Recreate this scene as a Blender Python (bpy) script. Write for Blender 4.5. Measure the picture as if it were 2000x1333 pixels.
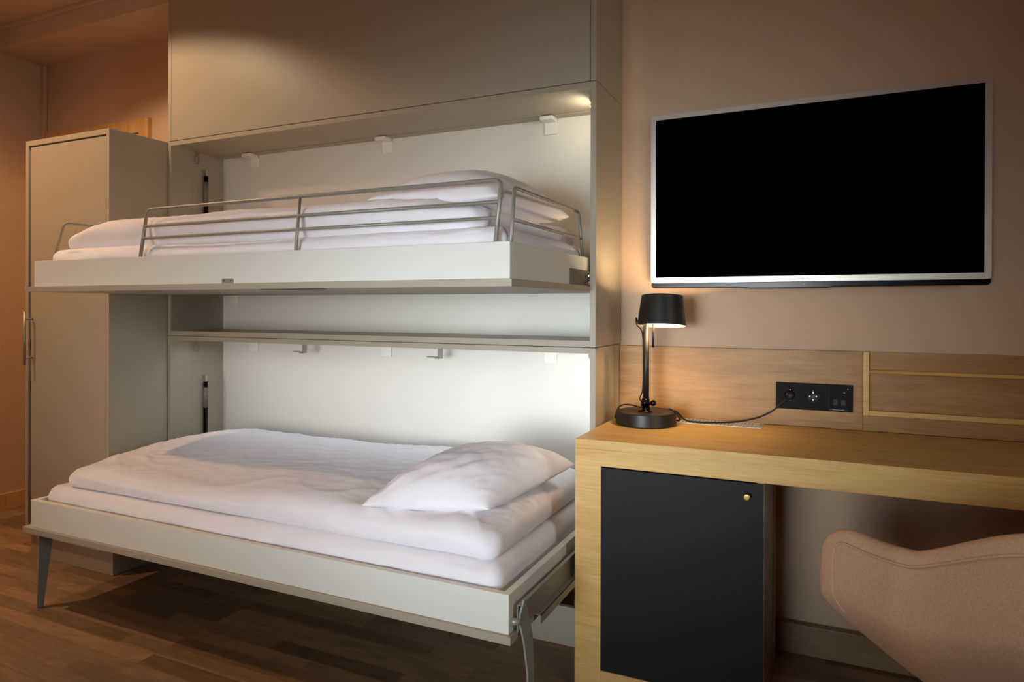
import bpy, bmesh, math, random
from mathutils import Vector, Matrix, noise
random.seed(7)
sc = bpy.context.scene
C = sc.collection
PI = math.pi
for o in list(bpy.data.objects): bpy.data.objects.remove(o)

# ---------------------------------------------------------------- camera
cam_d = bpy.data.cameras.new('camera'); cam = bpy.data.objects.new('camera', cam_d); C.objects.link(cam)
cam_d.sensor_fit = 'HORIZONTAL'; cam_d.sensor_width = 36.0
cam_d.lens = 1325.81/2000*36.0
cam_d.shift_y = -(666.5-602.75)/2000
cam_d.clip_start = 0.02
yw, pt, rl = math.radians(24.8716), math.radians(-0.1003), math.radians(0.1576)
R_ = Vector((math.cos(yw), math.sin(yw), 0)); F_ = Vector((-math.sin(yw), math.cos(yw), 0)); U_ = Vector((0, 0, 1))
F2 = F_*math.cos(pt)+U_*math.sin(pt); U2 = U_*math.cos(pt)-F_*math.sin(pt)
R3 = R_*math.cos(rl)+U2*math.sin(rl); U3 = U2*math.cos(rl)-R_*math.sin(rl)
M = Matrix((R3, U3, -F2)).transposed().to_4x4(); M.translation = Vector((0, -2.4645, 1.1432))
cam.matrix_world = M
sc.camera = cam
# ---------------------------------------------------------------- world, exposure, big lights
w = bpy.data.worlds.new('world'); sc.world = w; w.use_nodes = True
w.node_tree.nodes['Background'].inputs[0].default_value = (0.60, 0.75, 1.0, 1)
w.node_tree.nodes['Background'].inputs[1].default_value = 0.3
sc.view_settings.view_transform = 'Standard'; sc.view_settings.look = 'None'
sc.view_settings.gamma = 1.0; sc.view_settings.use_curve_mapping = False
sc.view_settings.exposure = 0.0
DAY_W, FILL2_W, FILL3_W, SPOT_W, SPOT2_W, CEIL_W, LAMP_W, NICHE_W, NICHE2_W, STRIP_W = 5.6, 2.0, 4.4, 30, 86, 42, 24.0, 0.35, 0.22, 1.7

def light(name, kind, loc, energy, col, aim=None, **kw):
    d = bpy.data.lights.new(name, kind); d.energy = energy; d.color = col
    for k, v in kw.items(): setattr(d, k, v)
    o = bpy.data.objects.new(name, d); C.objects.link(o); o.location = loc
    if aim is not None:
        o.rotation_euler = (Vector(aim)-Vector(loc)).to_track_quat('-Z', 'Y').to_euler()
    return o
YR, XR = -3.7, 2.1
WIN = [(-1.40, -.20, .45, 1.45, 40, DAY_W, (.86, .945, 1.0)), (-2.70, -1.50, .40, 1.40, 40, FILL2_W, (1.0, .97, .88))]   # rear-wall window, then a second one added only as fill light
for (a, b, c, d, spr, en, col) in WIN:
    light('window_daylight', 'AREA', ((a+b)/2, YR-.02, (c+d)/2), en, col, aim=((a+b)/2, 0, (c+d)/2-.05), shape='RECTANGLE', size=b-a-.1, size_y=d-c-.1).data.spread = math.radians(spr)
light('side_window_daylight', 'AREA', (XR+.02, -2.2, 1.5), FILL3_W, (1.0, .97, .90), aim=(-1, -.6, 1.1), shape='RECTANGLE', size=.6, size_y=.6).data.spread = math.radians(70)  # fill light from the right, added along with its side window
light('ceiling_panel_glow', 'AREA', (-1.2, -2.4, 2.62), CEIL_W, (.66, .78, 1.0), aim=(-1.2, -2.4, 0), shape='DISK', size=.2).data.spread = math.radians(140)  # cool fill, added together with the unseen round ceiling lamp
DLX, DLY, ZC = -2.84, -0.96, 2.66
light('downlight_beam', 'SPOT', (DLX, DLY, ZC-0.035), SPOT_W, (1.0, 0.69, 0.44), aim=(DLX, DLY, 0), spot_size=math.radians(142), spot_blend=0.25, shadow_soft_size=0.03)

light('hall_downlight_beam', 'SPOT', (-3.62, -1.55, ZC-0.035), SPOT2_W, (1.0, 0.60, 0.31), aim=(-3.62, -1.55, 0), spot_size=math.radians(168), spot_blend=1.0, shadow_soft_size=0.03)

# ---------------------------------------------------------------- materials
def lin(c):
    c = c/255.0
    return c/12.92 if c <= 0.04045 else ((c+0.055)/1.055)**2.4
def rgb(r, g, b): return (lin(r), lin(g), lin(b), 1)
def mat(name, col, rough=0.5, metal=0.0, spec=0.5, bump=0, bscale=200, emit=None, estr=0, var=0, vscale=3, sheen=0, stretch=None):
    m = bpy.data.materials.new(name); m.use_nodes = True
    nt = m.node_tree; b = nt.nodes['Principled BSDF']
    b.inputs['Base Color'].default_value = col; b.inputs['Roughness'].default_value = rough
    b.inputs['Metallic'].default_value = metal; b.inputs['Specular IOR Level'].default_value = spec
    if sheen: b.inputs['Sheen Weight'].default_value = sheen
    if emit: b.inputs['Emission Color'].default_value = emit; b.inputs['Emission Strength'].default_value = estr
    tc = nt.nodes.new('ShaderNodeTexCoord')
    src = tc.outputs['Object']
    if stretch:
        mp = nt.nodes.new('ShaderNodeMapping'); mp.inputs['Scale'].default_value = stretch
        nt.links.new(src, mp.inputs[0]); src = mp.outputs[0]
    if bump:
        n = nt.nodes.new('ShaderNodeTexNoise'); n.inputs['Scale'].default_value = bscale; n.inputs['Detail'].default_value = 3
        bm_ = nt.nodes.new('ShaderNodeBump'); bm_.inputs['Strength'].default_value = bump; bm_.inputs['Distance'].default_value = 0.002
        nt.links.new(src, n.inputs['Vector']); nt.links.new(n.outputs[0], bm_.inputs['Height']); nt.links.new(bm_.outputs[0], b.inputs['Normal'])
    if var:
        n = nt.nodes.new('ShaderNodeTexNoise'); n.inputs['Scale'].default_value = vscale; n.inputs['Detail'].default_value = 4
        mx = nt.nodes.new('ShaderNodeMix'); mx.data_type = 'RGBA'
        mx.inputs[6].default_value = tuple(c*(1-var) for c in col[:3])+(1,); mx.inputs[7].default_value = tuple(min(1, c*(1+var)) for c in col[:3])+(1,)
        nt.links.new(src, n.inputs['Vector']); nt.links.new(n.outputs[0], mx.inputs[0]); nt.links.new(mx.outputs[2], b.inputs['Base Color'])
    return m
def wood(name, c1, c2, scale=(1.2, 14, 14), rough=0.42, axis=0):
    """straight oak grain running along local X (axis 0) or Z (axis 2)"""
    m = bpy.data.materials.new(name); m.use_nodes = True
    nt = m.node_tree; b = nt.nodes['Principled BSDF']; b.inputs['Roughness'].default_value = rough
    b.inputs['Specular IOR Level'].default_value = 0.35
    tc = nt.nodes.new('ShaderNodeTexCoord'); mp = nt.nodes.new('ShaderNodeMapping')
    s = list(scale)
    if axis == 2: s = [scale[1], scale[2], scale[0]]
    mp.inputs['Scale'].default_value = s
    n1 = nt.nodes.new('ShaderNodeTexNoise'); n1.inputs['Scale'].default_value = 2.0; n1.inputs['Detail'].default_value = 8; n1.inputs['Distortion'].default_value = 0.6
    mp2 = nt.nodes.new('ShaderNodeMapping'); mp2.inputs['Scale'].default_value = [k*7 if k > 3 else k*5 for k in s]
    n2 = nt.nodes.new('ShaderNodeTexNoise'); n2.inputs['Scale'].default_value = 2.0; n2.inputs['Detail'].default_value = 5
    nt.links.new(tc.outputs['Object'], mp.inputs[0]); nt.links.new(tc.outputs['Object'], mp2.inputs[0])
    nt.links.new(mp.outputs[0], n1.inputs['Vector']); nt.links.new(mp2.outputs[0], n2.inputs['Vector'])
    ad = nt.nodes.new('ShaderNodeMath'); ad.operation = 'MULTIPLY_ADD'; ad.inputs[1].default_value = 0.55
    sc_ = nt.nodes.new('ShaderNodeMath'); sc_.operation = 'MULTIPLY'; sc_.inputs[1].default_value = 0.45
    nt.links.new(n2.outputs[0], sc_.inputs[0]); nt.links.new(n1.outputs[0], ad.inputs[0]); nt.links.new(sc_.outputs[0], ad.inputs[2])
    cr = nt.nodes.new('ShaderNodeValToRGB'); cr.color_ramp.elements[0].position = 0.36; cr.color_ramp.elements[1].position = 0.64
    cr.color_ramp.elements[0].color = c1; cr.color_ramp.elements[1].color = c2
    nt.links.new(ad.outputs[0], cr.inputs[0]); nt.links.new(cr.outputs[0], b.inputs['Base Color'])
    bp = nt.nodes.new('ShaderNodeBump'); bp.inputs['Strength'].default_value = 0.12; bp.inputs['Distance'].default_value = 0.001
    nt.links.new(n2.outputs[0], bp.inputs['Height']); nt.links.new(bp.outputs[0], b.inputs['Normal'])
    return m
def floor_mat():
    m = bpy.data.materials.new('laminate_floor'); m.use_nodes = True
    nt = m.node_tree; b = nt.nodes['Principled BSDF']; b.inputs['Roughness'].default_value = 0.5; b.inputs['Specular IOR Level'].default_value = 0.3
    tc = nt.nodes.new('ShaderNodeTexCoord')
    br = nt.nodes.new('ShaderNodeTexBrick'); br.offset = 0.37; br.offset_frequency = 3; br.squash = 1.0
    br.inputs['Scale'].default_value = 1.0; br.inputs['Brick Width'].default_value = 0.50; br.inputs['Row Height'].default_value = 0.0625
    br.inputs['Mortar Size'].default_value = 0.0009; br.inputs['Mortar Smooth'].default_value = 0.3; br.inputs['Bias'].default_value = 0.0
    br.inputs['Color1'].default_value = (0, 0, 0, 1); br.inputs['Color2'].default_value = (1, 1, 1, 1); br.inputs['Mortar'].default_value = (0.2, 0.2, 0.2, 1)
    nt.links.new(tc.outputs['Object'], br.inputs['Vector'])
    # every strip gets its own grain offset
    cmb = nt.nodes.new('ShaderNodeVectorMath'); cmb.operation = 'MULTIPLY_ADD'
    cmb.inputs[1].default_value = (37, 11, 5)
    mp = nt.nodes.new('ShaderNodeMapping'); mp.inputs['Scale'].default_value = (2.4, 13, 1)
    nt.links.new(tc.outputs['Object'], mp.inputs[0]); nt.links.new(br.outputs['Color'], cmb.inputs[0]); nt.links.new(mp.outputs[0], cmb.inputs[2])
    n1 = nt.nodes.new('ShaderNodeTexNoise'); n1.inputs['Scale'].default_value = 1.6; n1.inputs['Detail'].default_value = 9; n1.inputs['Distortion'].default_value = 1.6; n1.inputs['Roughness'].default_value = .62
    nt.links.new(cmb.outputs[0], n1.inputs['Vector'])
    cr = nt.nodes.new('ShaderNodeValToRGB')
    e = cr.color_ramp.elements; e[0].position = 0.25; e[0].color = rgb(118, 96, 74); e[1].position = 0.75; e[1].color = rgb(158, 130, 100)
    k = e.new(0.5); k.color = rgb(142, 114, 86)
    nt.links.new(n1.outputs[0], cr.inputs[0])
    mx = nt.nodes.new('ShaderNodeMix'); mx.data_type = 'RGBA'; mx.blend_type = 'MULTIPLY'; mx.inputs[0].default_value = 1.0
    mr = nt.nodes.new('ShaderNodeMapRange'); mr.inputs[3].default_value = 0.60; mr.inputs[4].default_value = 1.35
    nt.links.new(br.outputs['Color'], mr.inputs[0]); nt.links.new(cr.outputs[0], mx.inputs[6]); nt.links.new(mr.outputs[0], mx.inputs[7])
    nt.links.new(mx.outputs[2], b.inputs['Base Color'])
    return m
def wall_mat(name, col):
    return mat(name, col, rough=0.85, spec=0.2, bump=0.25, bscale=260, var=0.05, vscale=8)
def fabric_weave(name, c1, c2):
    m = bpy.data.materials.new(name); m.use_nodes = True
    nt = m.node_tree; b = nt.nodes['Principled BSDF']; b.inputs['Roughness'].default_value = 0.95; b.inputs['Specular IOR Level'].default_value = 0.1
    tc = nt.nodes.new('ShaderNodeTexCoord')
    outs = []
    for s in ((900, 160, 160), (160, 160, 900)):
        mp = nt.nodes.new('ShaderNodeMapping'); mp.inputs['Scale'].default_value = s
        n = nt.nodes.new('ShaderNodeTexNoise'); n.inputs['Scale'].default_value = 1.0; n.inputs['Detail'].default_value = 2
        nt.links.new(tc.outputs['Object'], mp.inputs[0]); nt.links.new(mp.outputs[0], n.inputs['Vector']); outs.append(n.outputs[0])
    a = nt.nodes.new('ShaderNodeMath'); a.operation = 'ADD'; nt.links.new(outs[0], a.inputs[0]); nt.links.new(outs[1], a.inputs[1])
    cr = nt.nodes.new('ShaderNodeMapRange'); cr.inputs[1].default_value = 0.7; cr.inputs[2].default_value = 1.3
    nt.links.new(a.outputs[0], cr.inputs[0])
    mx = nt.nodes.new('ShaderNodeMix'); mx.data_type = 'RGBA'; mx.inputs[6].default_value = c1; mx.inputs[7].default_value = c2
    nt.links.new(cr.outputs[0], mx.inputs[0]); nt.links.new(mx.outputs[2], b.inputs['Base Color'])
    bp = nt.nodes.new('ShaderNodeBump'); bp.inputs['Strength'].default_value = 0.4; bp.inputs['Distance'].default_value = 0.001
    nt.links.new(a.outputs[0], bp.inputs['Height']); nt.links.new(bp.outputs[0], b.inputs['Normal'])
    return m

M_wall = wall_mat('mauve_beige_wallpaper', rgb(205, 177, 150))
M_ceil = wall_mat('ceiling_paint', rgb(205, 182, 160))
M_floor = floor_mat()
M_grey = mat('greige_laminate', rgb(172, 163, 146), rough=0.42, spec=0.4, bump=0.05, bscale=400)
M_greyd = mat('greige_edge_band', rgb(160, 152, 137), rough=0.45, spec=0.4)
M_white = mat('white_laminate', rgb(232, 230, 222), rough=0.5, spec=0.35)
M_frame = mat('warm_white_bed_laminate', rgb(226, 226, 218), rough=0.45, spec=0.4)
M_plast = mat('off_white_plastic', rgb(240, 238, 232), rough=0.4)
M_sheet = mat('white_bed_linen', rgb(243, 240, 246), rough=0.9, spec=0.15, bump=0.25, bscale=900, sheen=0.1)
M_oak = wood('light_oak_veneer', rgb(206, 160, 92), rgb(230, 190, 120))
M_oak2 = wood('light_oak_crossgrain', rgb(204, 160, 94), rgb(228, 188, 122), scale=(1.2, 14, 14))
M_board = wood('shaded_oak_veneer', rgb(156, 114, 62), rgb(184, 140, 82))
M_oakd = wood('oak_door_veneer', rgb(198, 154, 98), rgb(218, 176, 118), axis=2)
M_base = wood('taupe_oak_skirting', rgb(136, 110, 82), rgb(160, 132, 102))
M_metal = mat('grey_painted_metal', rgb(150, 148, 138), rough=0.4, metal=0.3)
M_hinge = mat('dull_grey_steel', rgb(112, 106, 96), rough=0.5, metal=0.3)
M_leg = mat('blue_grey_painted_leg', rgb(140, 147, 141), rough=0.5)
M_steel = mat('brushed_steel', rgb(165, 155, 140), rough=0.4, metal=0.6)
M_chrome = mat('bright_chrome', rgb(210, 210, 205), rough=0.15, metal=1.0)
M_black = mat('matt_black_lamp_metal', rgb(30, 27, 25), rough=0.42, spec=0.5)
M_blackg = mat('gloss_black_plastic', rgb(10, 8, 7), rough=0.22, spec=0.25)
M_cord = mat('black_rubber_cord', rgb(22, 19, 17), rough=0.5)
M_sock = mat('black_socket_plate', rgb(24, 21, 21), rough=0.6, spec=0.15)
M_hole = mat('black_socket_well', rgb(9, 8, 8), rough=0.5)
M_screen = mat('black_tv_screen', (0, 0, 0, 1), rough=0.6, spec=0.0)
M_silver = mat('silver_tv_bezel', rgb(205, 200, 190), rough=0.38, metal=0.85)
M_logo = mat('grey_logo_print', rgb(48, 46, 44), rough=0.6)
M_door = mat('charcoal_laminate_door', rgb(27, 27, 29), rough=0.55, spec=0.25)
M_brass = mat('brass', rgb(205, 175, 110), rough=0.28, metal=1.0)
M_label = mat('pale_strut_sticker', rgb(120, 114, 104), rough=0.6, var=0.7, vscale=160)
M_pink = fabric_weave('dusty_pink_wool', rgb(212, 178, 148), rgb(236, 204, 174))
M_dark = mat('dark_gap', rgb(20, 17, 14), rough=0.9)
M_led = mat('warm_led_diffuser', (1, 1, 1, 1), emit=(1, 0.9, 0.72, 1), estr=6)
M_led2 = mat('cool_led_diffuser', (1, 1, 1, 1), emit=(1, 0.97, 0.9, 1), estr=10)
M_led3 = mat('cool_strip_diffuser', (1, 1, 1, 1), emit=(.75, .87, 1, 1), estr=1.0)  # for the strip added to the lower niche
M_bulb = mat('glowing_bulb', (1, 1, 1, 1), emit=(1, 0.72, 0.4, 1), estr=60)
M_inner = mat('white_shade_lining', rgb(235, 225, 205), rough=0.6)
M_vent = mat('pale_aluminium_grille', rgb(205, 198, 184), rough=0.45, metal=0.4)
M_glass = mat('window_glass', (1, 1, 1, 1), rough=0.0)
M_glass.node_tree.nodes['Principled BSDF'].inputs['Transmission Weight'].default_value = 1.0

# ---------------------------------------------------------------- mesh helpers (all take world coordinates)
def thing(name, label, cat, loc=(0, 0, 0), group=None):
    o = bpy.data.objects.new(name, None); C.objects.link(o); o.empty_display_size = 0.05
    o.location = loc; o['label'] = label; o['category'] = cat
    if group: o['group'] = group
    return o
def origin(p):
    v = Vector((0, 0, 0))
    while p is not None: v = v+Vector(p.location); p = p.parent
    return v
def link(name, bm, m, parent=None, smooth=False, label=None, loc=None):
    me = bpy.data.meshes.new(name)
    off = origin(parent)
    if parent is None and loc is not None: off = Vector(loc)
    bmesh.ops.translate(bm, verts=bm.verts, vec=-off)
    bmesh.ops.recalc_face_normals(bm, faces=bm.faces)
    bm.to_mesh(me); bm.free()
    for p in me.polygons: p.use_smooth = bool(smooth)
    if smooth == 'auto': me.set_sharp_from_angle(angle=math.radians(35))
    ms = m if isinstance(m, (list, tuple)) else [m]
    for k in ms: me.materials.append(k)
    o = bpy.data.objects.new(name, me); C.objects.link(o)
    if parent is not None: o.parent = parent
    elif loc is not None: o.location = loc
    if label: o['label'] = label
    return o
def tag(o, label, cat, group=None):
    o['label'] = label; o['category'] = cat
    if group: o['group'] = group
    return o
def struct(name, bm, m, parent=None, loc=None, label=None):
    o = link(name, bm, m, parent, loc=loc)
    if parent is None: o['kind'] = 'structure'
    if label: o['label'] = label
    return o
def bx(x0, x1, y0, y1, z0, z1, bev=0.0, bm=None, seg=2, Mx=None):
    t = bmesh.new()
    bmesh.ops.create_cube(t, size=1)
    for v in t.verts:
        v.co = Vector(((x0+x1)/2+v.co.x*(x1-x0), (y0+y1)/2+v.co.y*(y1-y0), (z0+z1)/2+v.co.z*(z1-z0)))
    if bev: bmesh.ops.bevel(t, geom=t.edges[:], offset=bev, segments=seg, affect='EDGES', profile=0.5)
    if Mx is not None: bmesh.ops.transform(t, matrix=Mx, verts=t.verts)
    if bm is None: return t
    me = bpy.data.meshes.new('t'); t.to_mesh(me); t.free(); bm.from_mesh(me); bpy.data.meshes.remove(me); return bm
def join(bm, t):
    me = bpy.data.meshes.new('t'); t.to_mesh(me); t.free(); bm.from_mesh(me); bpy.data.meshes.remove(me); return bm
def fillet(pts, r, n=5):
    """round the inner corners of a polyline"""
    pts = [Vector(p) for p in pts]; out = [pts[0]]
    for i in range(1, len(pts)-1):
        a, b, c = pts[i-1], pts[i], pts[i+1]
        d1 = (a-b); d2 = (c-b); rr = min(r, d1.length*.45, d2.length*.45)
        p1 = b+d1.normalized()*rr; p2 = b+d2.normalized()*rr
        for k in range(n+1):
            t = k/n; out.append(p1*(1-t)**2+b*2*t*(1-t)+p2*t*t)
    out.append(pts[-1]); return out
def smooth_path(pts, n=8):
    pts = [Vector(p) for p in pts]; P = [pts[0]*2-pts[1]]+pts+[pts[-1]*2-pts[-2]]; out = []
    for i in range(1, len(P)-2):
        for k in range(n):
            t = k/n
            out.append(0.5*((2*P[i])+(-P[i-1]+P[i+1])*t+(2*P[i-1]-5*P[i]+4*P[i+1]-P[i+2])*t*t+(-P[i-1]+3*P[i]-3*P[i+1]+P[i+2])*t**3))
    out.append(pts[-1]); return out
def tube(pts, r, n=10, bm=None, closed=False, flat=None):
    bm = bm or bmesh.new(); pts = [Vector(p) for p in pts]; rings = []
    N = len(pts); up = None
    for i, p in enumerate(pts):
        if closed: d = (pts[(i+1) % N]-pts[i-1]).normalized()
        else: d = (pts[min(i+1, N-1)]-pts[max(i-1, 0)]).normalized()
        if up is None:
            up = Vector((0, 0, 1)) if abs(d.z) < .9 else Vector((0, 1, 0))
        a = d.cross(up).normalized(); b = a.cross(d).normalized(); up = b
        rr = r[i] if isinstance(r, (list, tuple)) else r
        rings.append([bm.verts.new(p+a*math.cos(2*PI*k/n)*rr+b*math.sin(2*PI*k/n)*rr*(flat or 1)) for k in range(n)])
    for i in range(N if closed else N-1):
        A, B = rings[i], rings[(i+1) % N]
        for k in range(n): bm.faces.new((A[k], A[(k+1) % n], B[(k+1) % n], B[k]))
    if not closed: bm.faces.new(rings[0]); bm.faces.new(rings[-1][::-1])
    return bm
def lathe(prof, center, n=48, bm=None, Mx=None):
    """prof: list of (r, z) closed outline from axis to axis"""
    bm = bm or bmesh.new(); c = Vector(center); rings = []
    vs0 = []
    for r, z in prof:
        if r < 1e-6: ring = [bm.verts.new(Vector((0, 0, z)))]
        else: ring = [bm.verts.new(Vector((r*math.cos(2*PI*k/n), r*math.sin(2*PI*k/n), z))) for k in range(n)]
        rings.append(ring); vs0 += ring
    for A, B in zip(rings, rings[1:]):
        for k in range(n):
            if len(A) == 1 and len(B) == 1: continue
            if len(A) == 1: bm.faces.new((A[0], B[(k+1) % n], B[k]))
            elif len(B) == 1: bm.faces.new((A[k], A[(k+1) % n], B[0]))
            else: bm.faces.new((A[k], A[(k+1) % n], B[(k+1) % n], B[k]))
    if Mx is not None: bmesh.ops.transform(bm, matrix=Mx, verts=vs0)
    bmesh.ops.translate(bm, verts=vs0, vec=c)
    return bm
def prism(poly, axis, a, b, bev=0, bm=None):
    """extrude 2-D polygon along axis from a to b. axis 'X': poly=(y,z) 'Y': (x,z) 'Z': (x,y)"""
    t = bmesh.new()
    def P(p, h): return {'X': Vector((h, p[0], p[1])), 'Y': Vector((p[0], h, p[1])), 'Z': Vector((p[0], p[1], h))}[axis]
    A = [t.verts.new(P(p, a)) for p in poly]; B = [t.verts.new(P(p, b)) for p in poly]; n = len(poly)
    t.faces.new(A); t.faces.new(B[::-1])
    for k in range(n): t.faces.new((A[k], A[(k+1) % n], B[(k+1) % n], B[k]))
    bmesh.ops.recalc_face_normals(t, faces=t.faces)
    if bev: bmesh.ops.bevel(t, geom=t.edges[:], offset=bev, segments=1, affect='EDGES')
    return join(bm, t) if bm is not None else t
def frame_bm(x0, x1, z0, z1, wl, wr, wt, wb, y0, y1, r=0):
    """rectangular ring in the XZ plane, thickness y0..y1"""
    t = bmesh.new()
    def rr(x0, x1, z0, z1, r, n=5):
        if r <= 0: return [(x0, z0), (x1, z0), (x1, z1), (x0, z1)]
        out = []
        for (cx, cz, a0) in ((x1-r, z0+r, -90), (x1-r, z1-r, 0), (x0+r, z1-r, 90), (x0+r, z0+r, 180)):
            for k in range(n+1):
                a = math.radians(a0+90*k/n); out.append((cx+r*math.cos(a), cz+r*math.sin(a)))
        return out
    O = rr(x0, x1, z0, z1, r); I = rr(x0+wl, x1-wr, z0+wb, z1-wt, 0.0005 if r > 0 else 0)
    n = len(O)
    V = [[t.verts.new((p[0], y, p[1])) for p in L] for L in (O, I) for y in (y0, y1)]
    of, ob, inf, inb = V
    for k in range(n):
        j = (k+1) % n
        t.faces.new((of[k], of[j], inf[j], inf[k])); t.faces.new((ob[k], ob[j], inb[j], inb[k]))
        t.faces.new((of[k], of[j], ob[j], ob[k])); t.faces.new((inf[k], inf[j], inb[j], inb[k]))
    return t
def nz(x, y, z=0.0, s=1.0): return noise.noise(Vector((x*s, y*s, z*s)))
def dense_box(x0, x1, y0, y1, z0, z1, rx, rz, nx, ny, nz_, f=None):
    """closed rounded box of many quads; f(p, n, u, v, top) displaces"""
    bm = bmesh.new(); hx, hy, hz = (x1-x0)/2, (y1-y0)/2, (z1-z0)/2
    cx, cy, cz = (x0+x1)/2, (y0+y1)/2, (z0+z1)/2
    def sp(n, h, r):      # spacing dense near ends
        out = []
        for i in range(n+1):
            t = i/n*2-1; out.append(math.sin(t*PI/2)*.35+t*.65)
        return out
    ax, ay, az = sp(nx, 0, 0), sp(ny, 0, 0), sp(nz_, 0, 0)
    def face(A, B, fn):
        g = [[bm.verts.new(fn(a, b)) for b in B] for a in A]
        for i in range(len(A)-1):
            for j in range(len(B)-1): bm.faces.new((g[i][j], g[i+1][j], g[i+1][j+1], g[i][j+1]))
    face(ax, ay, lambda a, b: (a, b, 1)); face(ax, ay, lambda a, b: (a, b, -1))
    face(ax, az, lambda a, b: (a, 1, b)); face(ax, az, lambda a, b: (a, -1, b))
    face(ay, az, lambda a, b: (1, a, b)); face(ay, az, lambda a, b: (-1, a, b))
    bmesh.ops.remove_doubles(bm, verts=bm.verts, dist=1e-5)
    for v in bm.verts:
        a, b, c = v.co
        X, Y, Z = a*hx, b*hy, c*hz
        ix = max(-hx+rx, min(hx-rx, X)); iy = max(-hy+rx, min(hy-rx, Y)); iz = max(-hz+rz, min(hz-rz, Z))
        d = Vector(((X-ix)/rx, (Y-iy)/rx, (Z-iz)/rz))
        if d.length > 1e-6:
            d.normalize(); p = Vector((ix+d.x*rx, iy+d.y*rx, iz+d.z*rz))
        else: p = Vector((X, Y, Z)); d = Vector((0, 0, 1))
        p = p+Vector((cx, cy, cz))
        v.co = f(p, d, a, b, c) if f else p
    return bm

# ---------------------------------------------------------------- the room shell
XL = -4.167
struct('floor', bx(XL-.1, XR+.1, YR-.1, .1, -.06, 0), M_floor)
struct('ceiling', bx(XL-.1, XR+.1, YR-.1, .1, ZC, ZC+.08), M_ceil)
struct('wall_back', bx(XL-.1, XR+.1, 0, .1, 0, ZC), M_wall)
struct('wall_left', bx(XL-.1, XL, YR-.1, 0, 0, ZC), M_wall)
bm = bx(XR, XR+.1, YR-.1, -2.55, 0, ZC); bx(XR, XR+.1, -1.85, 0, 0, ZC, bm=bm); bx(XR, XR+.1, -2.55, -1.85, 0, 1.15, bm=bm); bx(XR, XR+.1, -2.55, -1.85, 1.85, ZC, bm=bm)
struct('wall_right', bm, M_wall)
win = struct('window_3', bx(XR+.04, XR+.09, -2.55, -2.51, 1.15, 1.85), M_white)  # unseen side window, added to go with the fill light
bm = bx(XR+.04, XR+.09, -1.89, -1.85, 1.15, 1.85); bx(XR+.04, XR+.09, -2.51, -1.89, 1.15, 1.19, bm=bm); bx(XR+.04, XR+.09, -2.51, -1.89, 1.81, 1.85, bm=bm)
link('window_frame', bm, M_white, win)
link('window_pane', bx(XR+.064, XR+.07, -2.51, -1.89, 1.19, 1.81), M_glass, win)
bm = bx(XL, -2.70, YR-.1, YR, 0, ZC); bx(-1.50, -1.40, YR-.1, YR, 0, ZC, bm=bm); bx(-.20, XR, YR-.1, YR, 0, ZC, bm=bm)
for (a, b, c, d, *_) in WIN: bx(a, b, YR-.1, YR, 0, c, bm=bm); bx(a, b, YR-.1, YR, d, ZC, bm=bm)
struct('wall_rear', bm, M_wall)
for k, (a, b, c, d, *_) in enumerate(WIN):  # the second frame goes with the added fill light
    win = struct('window_%d' % (k+1), frame_bm(a, b, c, d, .05, .05, .05, .05, YR-.09, YR-.04), M_white)
    link('window_pane', bx(a+.05, b-.05, YR-.07, YR-.064, c+.05, d-.05), M_glass, win)
# dropped ceiling strip along the back wall with its little cornice
struct('trim_1', bx(XL, XR, -.285, 0, 2.5486, ZC), M_ceil)
struct('trim_2', bx(XL, XR, -.299, -.285, 2.637, ZC, bev=.003), M_ceil)
struct('trim_3', bx(XL, XL+.022, -.022, 0, 0, 2.5486, bev=.004), M_wall)
struct('baseboard_left', bx(XL, XL+.014, YR, -.022, 0, .095, bev=.002), M_oakd)
struct('baseboard_back', bx(-.148, XR, -.036, 0, 0, .098, bev=.003), M_base)
# oak door in the back wall behind the wardrobe
dr = struct('door_1', frame_bm(-4.130, -3.254, 0.0, 2.142, .072, .072, .072, .0, -.022, -.0005), M_oakd)
link('door_leaf', bx(-4.056, -3.328, -.012, -.0005, .004, 2.068), M_oakd, dr)

# ---------------------------------------------------------------- wardrobe
wd = thing('wardrobe', 'tall narrow greige wardrobe with a bar handle, in the corner beside the fold-down beds', 'wardrobe', (-3.03, -.30, 0))
WL, WR, WF, WT = -3.314, -2.7365, -.589, 1.8925
bm = bx(WL, WL+.02, WF, -.024, .105, WT, bev=.001); bx(WR-.0185, WR, WF, -.024, .105, WT, bev=.001, bm=bm)
bx(WL+.02, WR-.0185, WF, -.024, WT-.024, WT, bev=.001, bm=bm); bx(WL+.02, WR-.0185, WF, -.024, .105, .125, bm=bm); bx(WL+.02, WR-.0185, -.032, -.024, .125, WT-.024, bm=bm)
link('carcass', bm, M_grey, wd)
link('plinth', bx(WL+.012, WR, -.5695, -.03, .0, .1045, bev=.001), M_grey, wd)
wdoor = link('door', bx(WL+.037, WR-.0215, WF+.001, WF+.02, .129, WT-.031, bev=.0015), M_grey, wd)
bm = tube([(-3.262, WF-.034, .875), (-3.262, WF-.034, 1.117)], .006, 14)
tube([(-3.262, WF-.034, 1.083), (-3.262, WF+.001, 1.083)], .0045, 10, bm); tube([(-3.262, WF-.034, .909), (-3.262, WF+.001, .909)], .0045, 10, bm)
link('handle', bm, M_steel, wdoor, smooth=True, label='brushed steel bar handle')

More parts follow.
